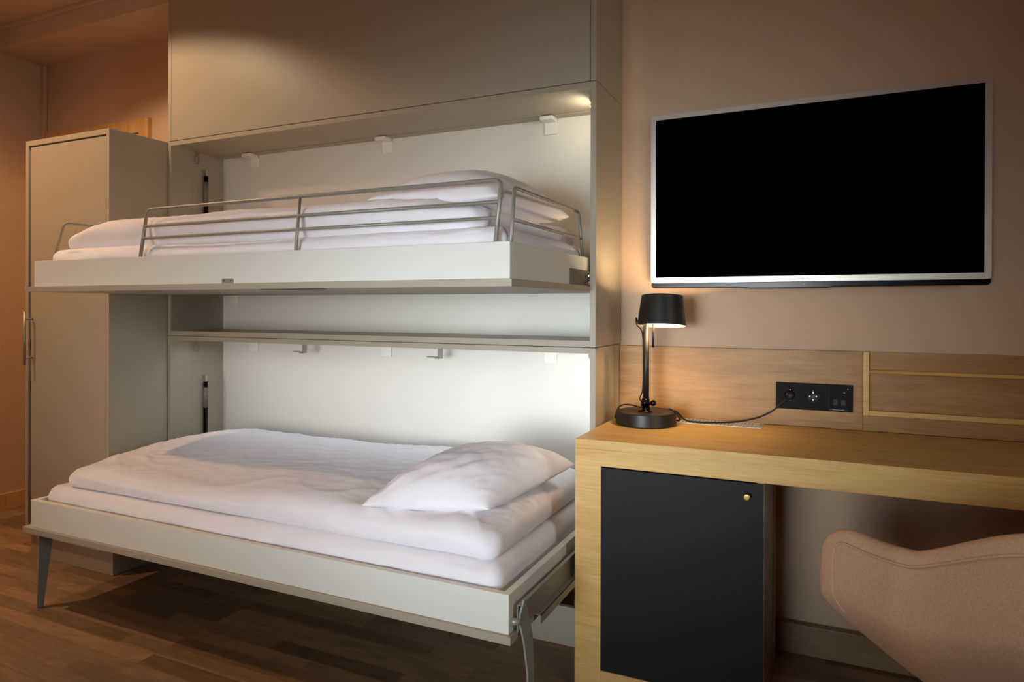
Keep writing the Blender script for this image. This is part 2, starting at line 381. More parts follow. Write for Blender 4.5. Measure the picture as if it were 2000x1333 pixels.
# ---------------------------------------------------------------- the three stacked cabinets
CL, CLI, CRI, CR, CF, CB = -2.7345, -2.7165, -.7135, -.694, -.309, -.004
def cam_hook(z, y):
    return smooth_path([(CLI+.006, y-.016, z+.012), (CLI+.010, y-.004, z-.002), (CLI+.010, y+.010, z-.016), (CLI+.008, y+.012, z-.040), (CLI+.008, y+.002, z-.052), (CLI+.008, y-.010, z-.042), (CLI+.010, y-.008, z-.018), (CLI+.010, y+.008, z-.002), (CLI+.006, y+.026, z+.014)], 6)
def niche(name, label, z0, z1, shelf_z, back_z0, led_m, led_w, led_name, ncol, bot):
    t = thing(name, label, 'cabinet', (-1.71, -.155, z0), 'wall bed cabinets')
    link('side_panel', bx(CL, CLI, CF, CB, z0, z1, bev=.0008), M_grey, t)
    link('side_panel', bx(CRI, CR, CF, CB, z0, z1, bev=.0008), M_grey, t)
    link('top_panel', bx(CLI, CRI, CF, CB, z1-.0195, z1, bev=.0008), M_grey, t)
    if bot: link('bottom_panel', bx(CLI, CRI, CF, CB, z0, z0+.0215, bev=.0008), M_grey, t)
    else: link('plinth', bx(CLI, CRI, CF, CF+.018, 0, .132, bev=.0008), M_grey, t)
    bp = link('back_panel', bx(CLI, CRI, -.0115, CB, back_z0, z1-.0195), M_white, t, label='white back panel')
    for cx in (CLI+.02, -1.9, CRI-.06): link('cover_cap', lathe([(0, 0), (.006, 0), (.006, .0015), (0, .002)], (cx, -.0115, z1-.042), 12, Mx=Matrix.Rotation(PI/2, 4, 'X')), M_white, bp)
    link('rear_rail', bx(CLI, CRI, -.055, -.012, z1-.0225, z1-.0195, bev=.0008), M_grey, t)
    for cx in (-2.507, -1.736, -.970):        # white angle brackets under the top panel
        bm = bx(cx-.026, cx+.026, -.0185, -.0115, z1-.082, z1-.0225, bev=.0015)
        bx(cx-.026, cx+.026, -.072, -.0115, z1-.037, z1-.0227, bev=.002, bm=bm)
        link('bracket', bm, M_plast, t, label='white angle bracket')
    # hinge slot, gas strut and catch on the left side panel
    zt = z1-.125; zb = back_z0+.02 if not bot else 1.26
    poly = []
    for (yy, zz, a0) in ((-.133, zt-.012, 0), (-.182, zt-.012, 90), (-.182, zb+.012, 180), (-.133, zb+.012, 270)):
        for k in range(5):
            a = math.radians(a0+22.5*k); poly.append((yy+.012*math.cos(a), zz+.012*math.sin(a)))
    link('strut_cover', prism(poly, 'X', CLI, CLI+.0015, bev=.0006), M_grey, t)
    link('catch', tube(cam_hook(z1-.026, -.176), .0022, 7), M_metal, t, smooth=True)
    zs = z1-.225 if not bot else z1-.128
    st = link('gas_strut', tube([(CLI+.018, -.131, zs), (CLI+.018, -.131, zb-.05 if not bot else 1.262)], .0105, 16), M_blackg, t, smooth=True, label='black gas strut')
    bm = tube([(CLI+.018, -.131, zs), (CLI+.018, -.131, zs+.022)], .006, 10); bx(CLI+.0015, CLI+.024, -.137, -.125, zs+.014, zs+.03, bev=.002, bm=bm)
    link('strut_end', bm, M_chrome, st)
    lb = tube([(CLI+.018, -.131, zs-.028), (CLI+.018, -.131, zs-.125)], .0108, 16)
    link('strut_sticker', lb, M_label, st, smooth=True, label='pale printed sticker')
    # reading light on the inner face of the right side panel
    rl = link('reading_light', prism([(CRI, z1-.024), (CRI-.030, z1-.026), (CRI-.030, z1-.038), (CRI-.012, z1-.056), (CRI, z1-.056)], 'Y', -.235, -.115, bev=.0015), M_metal, t)
    link('light_diffuser', bx(CRI-.029, CRI-.012, -.228, -.122, z1-.0585, z1-.0565, bev=.0005), led_m, rl)
    light(led_name, 'AREA', (CRI-.036, -.175, z1-.060), led_w, ncol, aim=(CRI-1.8, -.08, z1-.30) if bot else (CRI-.75, -.03, z1-.55), shape='RECTANGLE', size=.1, size_y=.015)
    return t
lowcab = niche('wall_bed_cabinet', 'lower greige wall bed cabinet, standing on the floor behind the bottom bunk', 0, 1.0085, 0, .12, M_led2, NICHE2_W, 'lower_reading_light_beam', (1.0, .96, .88), False)
upcab = niche('wall_bed_cabinet', 'middle greige wall bed cabinet, stacked on the lower one behind the top bunk', 1.0105, 1.8945, 0, 1.032, M_led, NICHE_W, 'upper_reading_light_beam', (1.0, .86, .62), True)
ls = link('light_strip', bx(CLI+.05, CRI-.05, -.262, -.245, .9866, .9889, bev=.0004), M_led3, lowcab, label='thin light strip under the top panel')  # strip added to brighten the lower niche
light('light_strip_glow', 'AREA', (-1.715, -.2535, .9862), STRIP_W, (.78, .88, 1.0), aim=(-1.715, -.14, 0), shape='RECTANGLE', size=1.86, size_y=.016).data.spread = math.radians(150)
for hx in (-2.128, -1.424):                   # two dark coat-hook catches hanging from the lower cabinet's top panel
    bm = bx(hx-.001, hx+.021, -.104, -.098, .935, .9890, bev=.001)
    bx(hx-.052, hx+.001, -.107, -.101, .9385, .9435, bev=.001, bm=bm)
    bx(hx-.012, hx+.006, -.112, -.096, .934, .9395, bev=.001, bm=bm)
    link('hanging_catch', bm, M_metal, lowcab, label='small grey metal catch')
topcab = thing('storage_cabinet', 'topmost greige cabinet with one wide plain door, right under the ceiling', 'cabinet', (-1.71, -.155, 1.8965))
bm = bx(CL, CLI, CF, CB, 1.8965, 2.546, bev=.0008); bx(CRI, CR, CF, CB, 1.8965, 2.546, bev=.0008, bm=bm)
bx(CLI, CRI, CF+.0215, CB, 1.8965, 1.912, bm=bm); bx(CLI, CRI, CF+.0215, CB, 2.53, 2.546, bm=bm); bx(CLI, CRI, CB-.01, CB, 1.912, 2.53, bm=bm)
link('carcass', bm, M_grey, topcab)
link('door', bx(CLI+.0015, CRI-.0015, CF, CF+.019, 1.8972, 2.545, bev=.0008), M_grey, topcab)

# ---------------------------------------------------------------- fold-down beds
def bed(name, label, xl, xr, yf, z0, z1, zp, ypf, pxl, pxr, upper):
    """frame z0..z1 on a panel zp..z0"""
    t = thing(name, label, 'bed', ((xl+xr)/2, (yf-.05)/2, zp), 'fold-down beds')
    ins = .0015
    poly = [(pxl, ypf), (pxr, ypf), (pxr, CF-.003), (CRI-ins, CF-.003), (CRI-ins, -.06), (CLI+.030, -.06), (CLI+.030, CF-.003), (pxl, CF-.003)]
    link('bed_panel', prism(poly, 'Z', zp, z0-.0005, bev=.0008), M_grey, t, label='greige outer panel')
    T = .02
    link('front_rail', bx(xl, xr, yf, yf+T, z0, z1, bev=.0012), M_frame, t, label='white front rail')
    if upper:
        # right side rail with the notch for the hinge plate
        poly = [(yf+T, z0), (-.49, z0), (-.49, z0+.050), (-.09, z0+.050), (-.09, z1), (yf+T, z1)]
        link('side_rail', prism(poly, 'X', xr-T, xr, bev=.0008), M_frame, t, label='white side rail')
    else:
        link('side_rail', bx(xr-T, xr, yf+T, -.09, z0, z1, bev=.0012), M_frame, t, label='white side rail')
    link('side_rail', bx(max(xl, CLI+.032) if False else xl, xl+T, yf+T, CF-.004, z0, z1, bev=.0012), M_frame, t, label='white side rail')
    return t
ub = bed('fold_down_bed', 'upper white and greige fold-down bunk with a metal guard rail', -2.668, -.7198, -.925, 1.2150, 1.3088, 1.1955, -.9325, -2.714, -.7115, True)
lb = bed('fold_down_bed', 'lower white and greige fold-down bunk standing on two splayed legs near the floor', -2.688, -.7205, -.925, .3200, .4205, .2985, -.934, -2.722, -.7115, False)
# hinge plate, bolts (upper bed)
hg = link('hinge_plate', bx(-.7215, -.7185, -.4895, -.05, 1.2152, 1.2645, bev=.0005), M_hinge, ub, label='grey metal hinge plate')
bm = bmesh.new()
for (yy, zz, r) in ((-.318, 1.252, .010), (-.318, 1.228, .012), (-.345, 1.254, .004), (-.345, 1.223, .004)):
    lathe([(0, 0), (r, 0), (r, .004), (r*.6, .006), (0, .006)], (-.7185, yy, zz), 16, bm, Mx=Matrix.Rotation(PI/2, 4, 'Y'))
link('hinge_bolt', bm, M_chrome, hg)
# grip slots as thin darker shapes, recess shade put into the colour, and the little catch plate on the front
for gx, ww in ((-1.425, .125), (-2.30, .09)):
    poly = [(gx+ww*math.cos(a), -.9300+.050*math.sin(a)) for a in [PI*k/16 for k in range(17)]]
    link('grip_slot', prism(poly, 'Z', 1.1945, 1.1965), M_greyd if gx < -2 else M_dark, ub, label='half-round grip slot')
bm = prism([(-1.709, 1.2155), (-1.661, 1.2155), (-1.661, 1.226), (-1.664, 1.2295), (-1.706, 1.2295), (-1.709, 1.226)], 'Y', -.9275, -.9252)
cp = link('catch_plate', bm, M_metal, ub, label='small grey catch plate')
for xx in (-1.700, -1.671): link('screw', lathe([(0, 0), (.0022, 0), (.0022, .001), (0, .001)], (xx, -.9275, 1.2225), 10, Mx=Matrix.Rotation(PI/2, 4, 'X')), M_dark, cp)
# guard rails
gr = link('guard_rail', tube(fillet([(-2.103, -.914, 1.300), (-2.123, -.872, 1.476), (-.770, -.872, 1.476), (-.766, -.914, 1.300)], .022), .0058, 12), M_metal, ub, smooth=True, label='grey tubular guard rail along the front')
bm = tube([(-1.424, -.914, 1.300), (-1.446, -.872, 1.476)], .0052, 10)
tube([(-2.117, -.887, 1.416), (-.7685, -.887, 1.416)], .0050, 10, bm); tube([(-2.112, -.899, 1.3735), (-.7675, -.899, 1.3735)], .0045, 10, bm)
link('rail_bar', bm, M_metal, gr, smooth=True)
er = link('guard_rail', tube(fillet([(-.733, -.893, 1.300), (-.762, -.808, 1.466), (-.762, -.286, 1.466), (-.733, -.328, 1.300)], .018), .0052, 12), M_metal, ub, smooth=True, label='grey tubular guard rail at the head end')
link('rail_bar', tube([(-.745, -.858, 1.373), (-.745, -.311, 1.373)], .0048, 10), M_metal, er, smooth=True)
link('guard_rail', tube(fillet([(-2.661, -.862, 1.300), (-2.632, -.838, 1.459), (-2.632, -.36, 1.459), (-2.661, -.36, 1.300)], .018), .0046, 12), M_metal, ub, smooth=True, label='thin grey guard rail at the foot end')
# legs of the lower bed
def leg(front, back, xs, zs, th=.005, parent=None):
    bm = bmesh.new(); rows = []
    for yF, yB, x, z in zip(front, back, xs, zs):
        rows.append([bm.verts.new((x-th/2, yF, z)), bm.verts.new((x+th/2, yF, z)), bm.verts.new((x+th/2, yB, z)), bm.verts.new((x-th/2, yB, z))])
    for A, B in zip(rows, rows[1:]):
        for k in range(4): bm.faces.new((A[k], A[(k+1) % 4], B[(k+1) % 4], B[k]))
    bm.faces.new(rows[0]); bm.faces.new(rows[-1][::-1])
    return bm
lr = link('leg', leg([-.893, -.906, -.899, -.889, -.878, -.868], [-.886, -.866, -.845, -.836, -.838, -.848], [-.694, -.698, -.703, -.695, -.690, -.690], [.400, .372, .343, .290, .21, .0]), M_leg, lb)
link('leg', leg([-.888, -.888, -.895], [-.832, -.838, -.872], [-2.701, -2.701, -2.701], [.297, .25, 0]), M_leg, lb)
link('pivot_pin', tube([(-.7205, -.912, .350), (-.702, -.900, .348)], .0095, 16), M_metal, lr, smooth=True, label='bright steel pivot pin')
# steel channel that carries the lower bed at its head end
bm = bx(-.7065, -.7040, -.905, -.12, .322, .392, bev=.0004); bx(-.7040, -.6960, -.905, -.12, .3895, .392, bev=.0004, bm=bm)
bx(-.7040, -.684, -.80, -.12, .324, .3265, bev=.0004, bm=bm); bx(-.6865, -.684, -.80, -.12, .303, .3265, bev=.0004, bm=bm)
link('support_channel', bm, M_metal, lb, label='grey steel support channel')

# ---------------------------------------------------------------- bedding
def sst(t): t = max(0, min(1, t)); return t*t*(3-2*t)
def folds(p, s=1.0, seed=0.0, ang=0.4):
    """soft cloth creases: warped ridged noise"""
    x, y = p.x+seed, p.y-seed*.7
    wx = x+.10*nz(x*3, y*3, seed); wy = y+.10*nz(x*3+9, y*3, seed)
    u = wx*math.cos(ang)+wy*math.sin(ang); v = -wx*math.sin(ang)+wy*math.cos(ang)
    a = 1-abs(nz(u*3.2, v*10, seed+3)); b = 1-abs(nz(u*5+4, v*19, seed+7)); c = nz(u*2, v*2, seed)
    m = max(0.0, min(1.0, .5+1.3*c))
    g = 1-abs(nz(u*7+2, v*34+u*9, seed+13))
    return s*((a**9)*.008*m+(b**10)*.0045*(1-m*.4)+(g**12)*.0022+.004*c)
def mattress(name, label, x0, x1, y0, y1, z0, z1, seed):
    def f(p, d, a, b, c):
        s = 1 if abs(c) < .999 or c > 0 else 0
        q = p.copy()
        side = max(0, 1-abs(d.z))
        q.z += s*(.006*nz(p.x*2, p.y*2, seed)+.35*folds(p, 1, seed, .2)) if c > -.9 else 0
        if side > .3 and c > -.9:
            k = .006*nz(p.x*9, p.z*30, seed)+.004*nz(p.x*26+p.z*30, p.z*14, seed+2)
            q += Vector((d.x, d.y, 0))*k
        return q
    bm = dense_box(x0, x1, y0, y1, z0, z1, .035, .045, 150, 50, 14, f)
    return tag(link(name, bm, M_sheet, smooth=True, loc=((x0+x1)/2, (y0+y1)/2, z0)), label, 'mattress', 'mattresses in the bunks')
def duvet(name, label, x0, x1, y0, y1, zb, zfun, seed, amp=1.0, edge=None):
    """zfun(x,y)-> top height above zb"""
    def f(p, d, a, b, c):
        q = p.copy(); t = (c+1)/2                       # 0 bottom .. 1 top
        h = zfun(p.x, p.y); tt = (p.z-zb)/.1
        q.z = zb+tt*h
        top = max(0, min(1, tt*1.6-.5))
        q.z += top*amp*(.75*folds(p, 1, seed, .35)+.5*folds(p, 1, seed+11, -.5))
        side = max(0, 1-abs(d.z))
        if d.z < 0 and side > .02:                      # the underside edge stays nearly square
            h2 = Vector((d.x, d.y, 0)); L = h2.length
            if L > 1e-4: q += h2/L*(.055*(max(L, 1e-3)**.35-L))*.85
        if side > .2:
            k = .005*nz(p.x*5, p.y*5+p.z*12, seed)+.003*nz(p.x*16+p.z*20, p.y*16+p.z*14, seed+2)
            q += Vector((d.x, d.y, 0))*k*side
        if edge: q = edge(q, tt)
        return q
    bm = dense_box(x0, x1, y0, y1, zb, zb+.1, .055, .05, 190, 90, 14, f)
    return tag(link(name, bm, M_sheet, smooth=True, loc=((x0+x1)/2, (y0+y1)/2, zb)), label, 'duvet', 'duvets in the bunks')
mattress('mattress', 'white sheeted mattress lying in the frame of the lower bunk', -2.662, -.762, -.893, -.065, .3215, .468, 1.3)
mattress('mattress', 'white sheeted mattress lying in the frame of the upper bunk', -2.640, -.752, -.893, -.065, 1.2165, 1.352, 5.1)
def zl(x, y):
    h = .060+.022*sst((x+1.75)/.4)*sst((-.80-x)/.12)+(.062-.020*sst((x+1.75)/.4))*math.sin(PI*min(1, max(0, (y+.86)/.95)))**.8*(1.0 if x < -1.6 else 1-.35*(min(1, (x+1.6)/.5)))
    e = min(1, max(0, (x+2.60)/.35)); return h*(.62+.38*math.sin(e*PI/2))+.016*nz(x*2.2, y*2.5, 4)
def drape(q, tt):
    if tt < .45:
        e = sst((-.80-q.y)/.07); q.z -= .008*e*(1-tt/.45); q.z -= .006*sst((q.x+.86)/.08)*(1-tt/.45)
    return q
duvet('duvet', 'white duvet spread over the lower bunk, smooth and puffed up', -2.590, -.785, -.872, -.085, .473, zl, 2.2, 1.0, drape)
def zu(x, y):
    e = min(1, max(0, (x+2.60)/.22)); e2 = min(1, max(0, (-.80-x)/.25))
    return (.044+.056*math.sin(e*PI/2))*(.62+.38*e2)+.012*nz(x*2.5, y*2.5, 8)
duvet('duvet', 'white duvet lying flat on the upper bunk behind the guard rail', -2.600, -.835, -.868, -.085, 1.354, zu, 6.6, .8, drape)
def pillow(label, A, B, Cc, D, zt, T, seed, nx=70, crease=1.0, sag=0):
    """corner points A,B,C,D (seam level), T half thickness up, zt lower bulge"""
    bm = bmesh.new(); A, B, Cc, D = map(Vector, (A, B, Cc, D)); grids = []
    for sgn in (1, -1):
        g = []
        for i in range(nx+1):
            row = []
            for j in range(nx+1):
                u, v = i/nx*2-1, j/nx*2-1
                u = math.sin(u*PI/2)*.4+u*.6; v = math.sin(v*PI/2)*.4+v*.6
                pin = 1-.055*(1-v*v)*abs(u)**3; pinv = 1-.055*(1-u*u)*abs(v)**3
                uu, vv = u*pin, v*pinv
                p = (A*(1-uu)*(1-vv)+B*(1+uu)*(1-vv)+Cc*(1+uu)*(1+vv)+D*(1-uu)*(1+vv))/4
                prof = ((1-abs(u)**2.6)**.62)*((1-abs(v)**2.6)**.62)
                h = (T if sgn > 0 else -zt)*prof
                cor = abs(u*v)**1.5
                edge = max(abs(u), abs(v))
                wr = crease*(.012*(1-abs(nz(u*2.2+seed, v*2.2, 1)))**3*edge**3*(1-edge**12)+.006*nz(u*5, v*5, seed)*(1-edge**8)
                     +.006*(1-abs(nz(u*3-v*3, (u+v)*1.1, seed+2)))**6*(1-edge**10)*(.3+cor))
                p = p+Vector((0, 0, h+(wr if sgn > 0 else -wr*.5)))
                row.append(bm.verts.new(p))
            g.append(row)
        for i in range(nx):
            for j in range(nx): bm.faces.new((g[i][j], g[i+1][j], g[i+1][j+1], g[i][j+1]) if sgn > 0 else (g[i][j+1], g[i+1][j+1], g[i+1][j], g[i][j]))
        grids.append(g)
    bmesh.ops.remove_doubles(bm, verts=bm.verts, dist=2e-4)
    c = (A+B+Cc+D)/4
    o = link('pillow', bm, M_sheet, smooth=True, loc=(c.x, c.y, min(A.z, B.z, Cc.z, D.z)-.01))
    return tag(o, label, 'pillow', 'pillows on the bunks')
pillow('white pillow lying on the duvet at the head of the lower bunk', (-1.219, -.868, .567), (-.846, -.790, .582), (-.752, -.330, .622), (-1.16, -.36, .605), .040, .108, 3.1)
pillow('white pillow propped on the duvet at the head of the upper bunk', (-1.245, -.81, 1.462), (-.800, -.83, 1.442), (-.772, -.34, 1.442), (-1.18, -.22, 1.468), .042, .108, 9.2)

# ---------------------------------------------------------------- desk
DL, DR, DF, DZ = -.684, 2.0, -.5354, .75
dk = thing('desk', 'light oak desk with a closed minibar cupboard at its left end', 'desk', (-.4, -.27, 0))
bm = bx(DL, DR, DF, -.0245, DZ-.028, DZ, bev=.0012); bx(DL, DR, DF, DF+.024, .6735, DZ-.0275, bev=.0008, bm=bm)
link('worktop', bm, M_oak, dk)
link('leg_panel', bx(DL, -.6035, DF, CF-.004, 0, .6735, bev=.001), M_oak2, dk)
link('cupboard_side', bx(-.168, -.150, DF+.003, -.04, .0, .6735, bev=.001), M_base, dk)
link('bottom_rail', bx(-.6035, -.168, DF, DF+.02, 0, .069, bev=.001), M_oak2, dk)
link('inner_edge', bx(-.1495, -.1475, -.19, -.17, .1, .672), M_oakd, dk)
cd = link('cupboard_door', bx(-.6020, -.1515, DF-.0015, DF+.0175, .0715, .6705, bev=.0015), M_door, dk, label='charcoal cupboard door')
link('knob', lathe([(0, 0), (.0045, 0), (.0045, .010), (.009, .012), (.0095, .020), (.0085, .022), (.006, .0225), (0, .0215)], (-.192, DF-.0015, .6365), 28, Mx=Matrix.Rotation(PI/2, 4, 'X')), M_brass, cd, smooth=True, label='round brass knob')
vg = link('vent_grille', frame_bm(-.480, -.190, -.122, -.030, .004, .004, .004, .004, 0, .0018), M_vent, dk, label='pale slotted vent grille')
vg.data.transform(Matrix.Translation((0, 0, .7502))@Matrix.Rotation(-PI/2, 4, 'X')@Matrix.Rotation(PI, 4, 'X')) if False else None
bpy.data.objects.remove(vg)
bm = bmesh.new()
for (a, b, c, d) in ((-.480, -.190, -.122, -.117), (-.480, -.190, -.034, -.029), (-.480, -.475, -.117, -.034), (-.195, -.190, -.117, -.034)): bx(a, b, c, d, .7502, .7520, bm=bm)
k = -.470
while k < -.199: bx(k, k+.0062, -.117, -.034, .7502, .7516, bm=bm); k += .0125
for yy in (-.096, -.0755, -.055): bx(-.475, -.195, yy-.0022, yy+.0022, .7502, .7518, bm=bm)
vg = link('vent_grille', bm, M_vent, dk, label='pale slotted vent grille')
link('grille_well', bx(-.476, -.194, -.118, -.033, .7500, .75035), M_hole, vg)

# ---------------------------------------------------------------- oak backboard with the shallow letter tray
bb = thing('backboard', 'light oak board on the wall above the desk, with a letter tray at right', 'wall panel', (.3, -.012, .7505))
PY = -.0243
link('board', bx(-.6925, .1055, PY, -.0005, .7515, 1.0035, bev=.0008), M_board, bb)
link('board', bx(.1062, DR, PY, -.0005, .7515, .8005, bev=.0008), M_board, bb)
link('tray_back', bx(.1235, DR, -.0075, -.0005, .801, 1.0035), M_board, bb)
bm = bx(.1062, .1228, -.031, -.0005, .8015, 1.0035, bev=.0008); bx(.1229, DR, -.031, -.0080, .8015, .8175, bev=.0008, bm=bm)
link('tray_frame', bm, M_oak, bb, label='oak tray edging')
link('tray_rail', tube([(.1228, -.017, .9405), (DR, -.017, .9405)], .0062, 14), M_oak, bb, smooth=True, label='round oak rail')

# ---------------------------------------------------------------- socket plate
sp = thing('socket_panel', 'black strip of wall sockets and charging ports set in the oak board', 'socket', (-.0375, -.025, .8515))
link('plate', bx(-.1535, .0775, -.0300, -.0245, .8075, .8955, bev=.0012), M_sock, sp)
for i, cx in enumerate((-.1096, -.0396)):
    s = link('socket', lathe([(0, 0), (.0205, 0), (.0205, .0014), (.0185, .0018), (.0175, .0004), (0, .0004)], (cx, -.0300, .8535), 40, Mx=Matrix.Rotation(PI/2, 4, 'X')), M_hole, sp, smooth=True)
    for dx, dz in ((0, .012), (0, -.012), (-.0095, 0), (.0095, 0), (0, .0185), (0, -.0185)):
        if i == 0 and abs(dz) < .015 and not dz > .01: continue
        rr = .0022 if abs(dz) < .015 else .0013
        link('contact', lathe([(0, 0), (rr, 0), (rr, .0008), (0, .0008)], (cx+dx, -.0307, .8535+dz), 12, Mx=Matrix.Rotation(PI/2, 4, 'X')), M_chrome, s)
for cx in (.0265, .0500): link('charging_port', bx(cx-.0065, cx+.0065, -.0306, -.0298, .8290, .8460, bev=.0004), M_hole, sp)
link('card_slot', bx(.0080, .0610, -.0309, -.0298, .8110, .8165, bev=.0004), M_hole, sp)
bm = bx(.0175, .0525, -.0312, -.0306, .8135, .8146)
link('slot_edge', bm, M_chrome, sp)
bm = bmesh.new()
for (cx, cz) in ((.0626, .8818), (.0523, .8697)): lathe([(0, 0), (.0018, 0), (.0018, .0007), (0, .0007)], (cx, -.0300, cz), 12, bm, Mx=Matrix.Rotation(PI/2, 4, 'X'))
link('indicator', bm, M_metal, sp)
link('module_seam', bx(.0075, .0082, -.0303, -.0298, .809, .894), M_hole, sp)

# ---------------------------------------------------------------- television
tv = thing('television', 'large flat television with a silver frame, on the wall above the desk', 'television', (-.065, -.05, 1.515))
TX, TZ, TW, TH = -.5619, 1.2291, .9942, .5856
TM = Matrix.Translation((TX, -.090, TZ))@Matrix.Rotation(-.012, 4, 'Z')@Matrix.Rotation(.0076, 4, 'X')
def tvm(bm): bmesh.ops.transform(bm, matrix=TM, verts=bm.verts); return bm
link('bezel', tvm(frame_bm(0, TW, 0, TH, .0175, .0175, .0165, .0185, 0, .012, r=.012)), M_silver, tv, label='silver frame')
link('screen', tvm(bx(.0170, TW-.0170, .0015, .006, .0180, TH-.0160)), M_screen, tv)
bm = bx(.004, TW-.004, .010, .030, .004, TH-.004, bev=.008, seg=3); bx(.14, TW-.14, .028, .048, .08, TH-.12, bev=.012, seg=3, bm=bm)
link('rear_housing', tvm(bm), M_blackg, tv, smooth=False)
# glossy black lower lip, a touch deeper in the middle
P = [(.001, .001), (.001, -.012), (.008, -.0175), (.30, -.0180), (.33, -.0215), (.56, -.0215), (.585, -.0180), (TW-.008, -.0175), (TW-.001, -.012), (TW-.001, .001)]
lip = link('speaker_lip', tvm(prism(P, 'Y', .001, .026, bev=.0025)), M_blackg, tv, label='glossy black lower lip')
link('standby_light', tvm(lathe([(0, 0), (.0016, 0), (.0016, .0006), (0, .0006)], (.4955, .001, -.0085), 12, Mx=Matrix.Rotation(PI/2, 4, 'X'))), M_metal, lip)
fc = bpy.data.curves.new('maker_name', 'FONT'); fc.body = 'PHILIPS'; fc.size = .0105; fc.extrude = .0002; fc.align_x = 'CENTER'; fc.space_character = 1.05
fo = bpy.data.objects.new('maker_name_src', fc); C.objects.link(fo); bpy.context.view_layer.update()
me = bpy.data.meshes.new_from_object(fo.evaluated_get(bpy.context.evaluated_depsgraph_get())); bpy.data.objects.remove(fo)
bm = bmesh.new(); bm.from_mesh(me)
bmesh.ops.transform(bm, matrix=TM@Matrix.Translation((.4942, -.0003, .0058))@Matrix.Rotation(PI/2, 4, 'X'), verts=bm.verts)
link('maker_name', bm, M_logo, tv, label='grey PHILIPS lettering')
link('wall_mount', bx(-.20, .08, -.042, -.0005, 1.42, 1.60, bev=.003), M_dark, tv)

# ---------------------------------------------------------------- desk lamp
LX, LY = -.5535, -.190
lp = thing('desk_lamp', 'matt black desk lamp with a tapered metal shade, lit, standing on the desk', 'lamp', (LX, LY, .7503))
link('lamp_base', lathe([(0, .0005), (.099, .0005), (.1005, .002), (.0985, .040), (.0965, .0425), (.0955, .0415), (0, .0405)], (LX, LY, .7503), 96), M_black, lp, smooth='auto')
link('stem', tube([(LX, LY, .805), (LX-.001, LY, 1.088)], .0105, 20), M_black, lp, smooth=True)
bm = tube([(LX, LY, .790), (LX, LY, .812)], [.016, .0125], 20); lathe([(0, 0), (.024, 0), (.023, .005), (.012, .009), (0, .009)], (LX-.002, LY-.004, .7905), 28, bm)
tube([(LX-.004, LY-.004, .808), (LX+.0, LY-.002, .835)], .0135, 16, bm)
link('joint', bm, M_blackg, lp, smooth=True)
bm = tube([(LX+.004, LY-.006, .818), (LX+.026, LY-.012, .823)], .006, 12); lathe([(0, -.009), (.008, -.009), (.0095, -.006), (.0095, .006), (.008, .009), (0, .009)], (LX+.0275, LY-.013, .8235), 20, bm, Mx=Matrix.Rotation(PI/2, 4, 'X')@Matrix.Rotation(.5, 4, 'Z'))
link('joint_knob', bm, M_blackg, lp, smooth=True)
# shade, open above and below, tipped slightly back
SX, SY, SZ = -.4975, -.205, 1.1325
cam_dir = Vector((0-SX, -2.4645-SY, 0)).normalized(); tax = cam_dir.cross(Vector((0, 0, 1))).normalized()
SM = Matrix.Translation((SX, SY, SZ))@Matrix.Rotation(math.radians(6.5), 4, tax)@Matrix.Rotation(math.radians(-1.0), 4, cam_dir)
def shade(r0, r1, z0, z1, th):
    return lathe([(r0, z0), (r1, z1), (r1-th, z1), (r0-th, z0), (r0, z0)], (0, 0, 0), 64)
bm = shade(.0800, .0680, -.050, .050, .0014); bmesh.ops.remove_doubles(bm, verts=bm.verts, dist=1e-6); bmesh.ops.transform(bm, matrix=SM, verts=bm.verts)
link('lamp_shade', bm, M_black, lp, smooth='auto')
bm = shade(.0782, .0662, -.0495, .0495, .0010); bmesh.ops.remove_doubles(bm, verts=bm.verts, dist=1e-6); bmesh.ops.transform(bm, matrix=SM, verts=bm.verts)
link('shade_lining', bm, M_inner, lp, smooth='auto', label='pale shade lining')
bm = bx(-.066, .066, -.003, .003, -.004, .001, Mx=SM); bx(-.0765, -.05, -.006, .006, -.049, -.030, Mx=SM, bm=bm)
lathe([(0, -.008), (.014, -.008), (.014, -.030), (0, -.030)], (0, 0, 0), 20, bm) if False else None
link('shade_arm', bm, M_black, lp)
bm = bmesh.new(); bmesh.ops.create_uvsphere(bm, u_segments=20, v_segments=12, radius=.017); bmesh.ops.transform(bm, matrix=SM@Matrix.Translation((0, 0, .018)), verts=bm.verts)
link('bulb', bm, M_bulb, lp, smooth=True)
light('desk_lamp_glow', 'POINT', SM@Vector((0, 0, .018)), LAMP_W, (1.0, .70, .38), shadow_soft_size=.019)
link('switch_rod', tube([(-.5195, -.235, 1.090), (-.5195, -.236, 1.012)], [.0040, .0040], 12), M_black, lp, smooth=True)
cd_pts = [(LX-.014, LY-.02, 1.085), (LX-.022, LY-.03, 1.098), (LX-.030, LY-.02, 1.108), (LX-.030, LY-.01, 1.085), (LX-.018, LY, 1.068), (LX-.0125, LY+.004, 1.04), (LX-.012, LY+.008, .95), (LX-.0125, LY+.004, .87), (LX-.017, LY-.004, .845), (LX-.020, LY-.006, .834), (LX-.010, LY-.010, .82)]
bm = tube(smooth_path(cd_pts, 8), .0022, 8)
link('cord', bm, M_cord, lp, smooth=True)
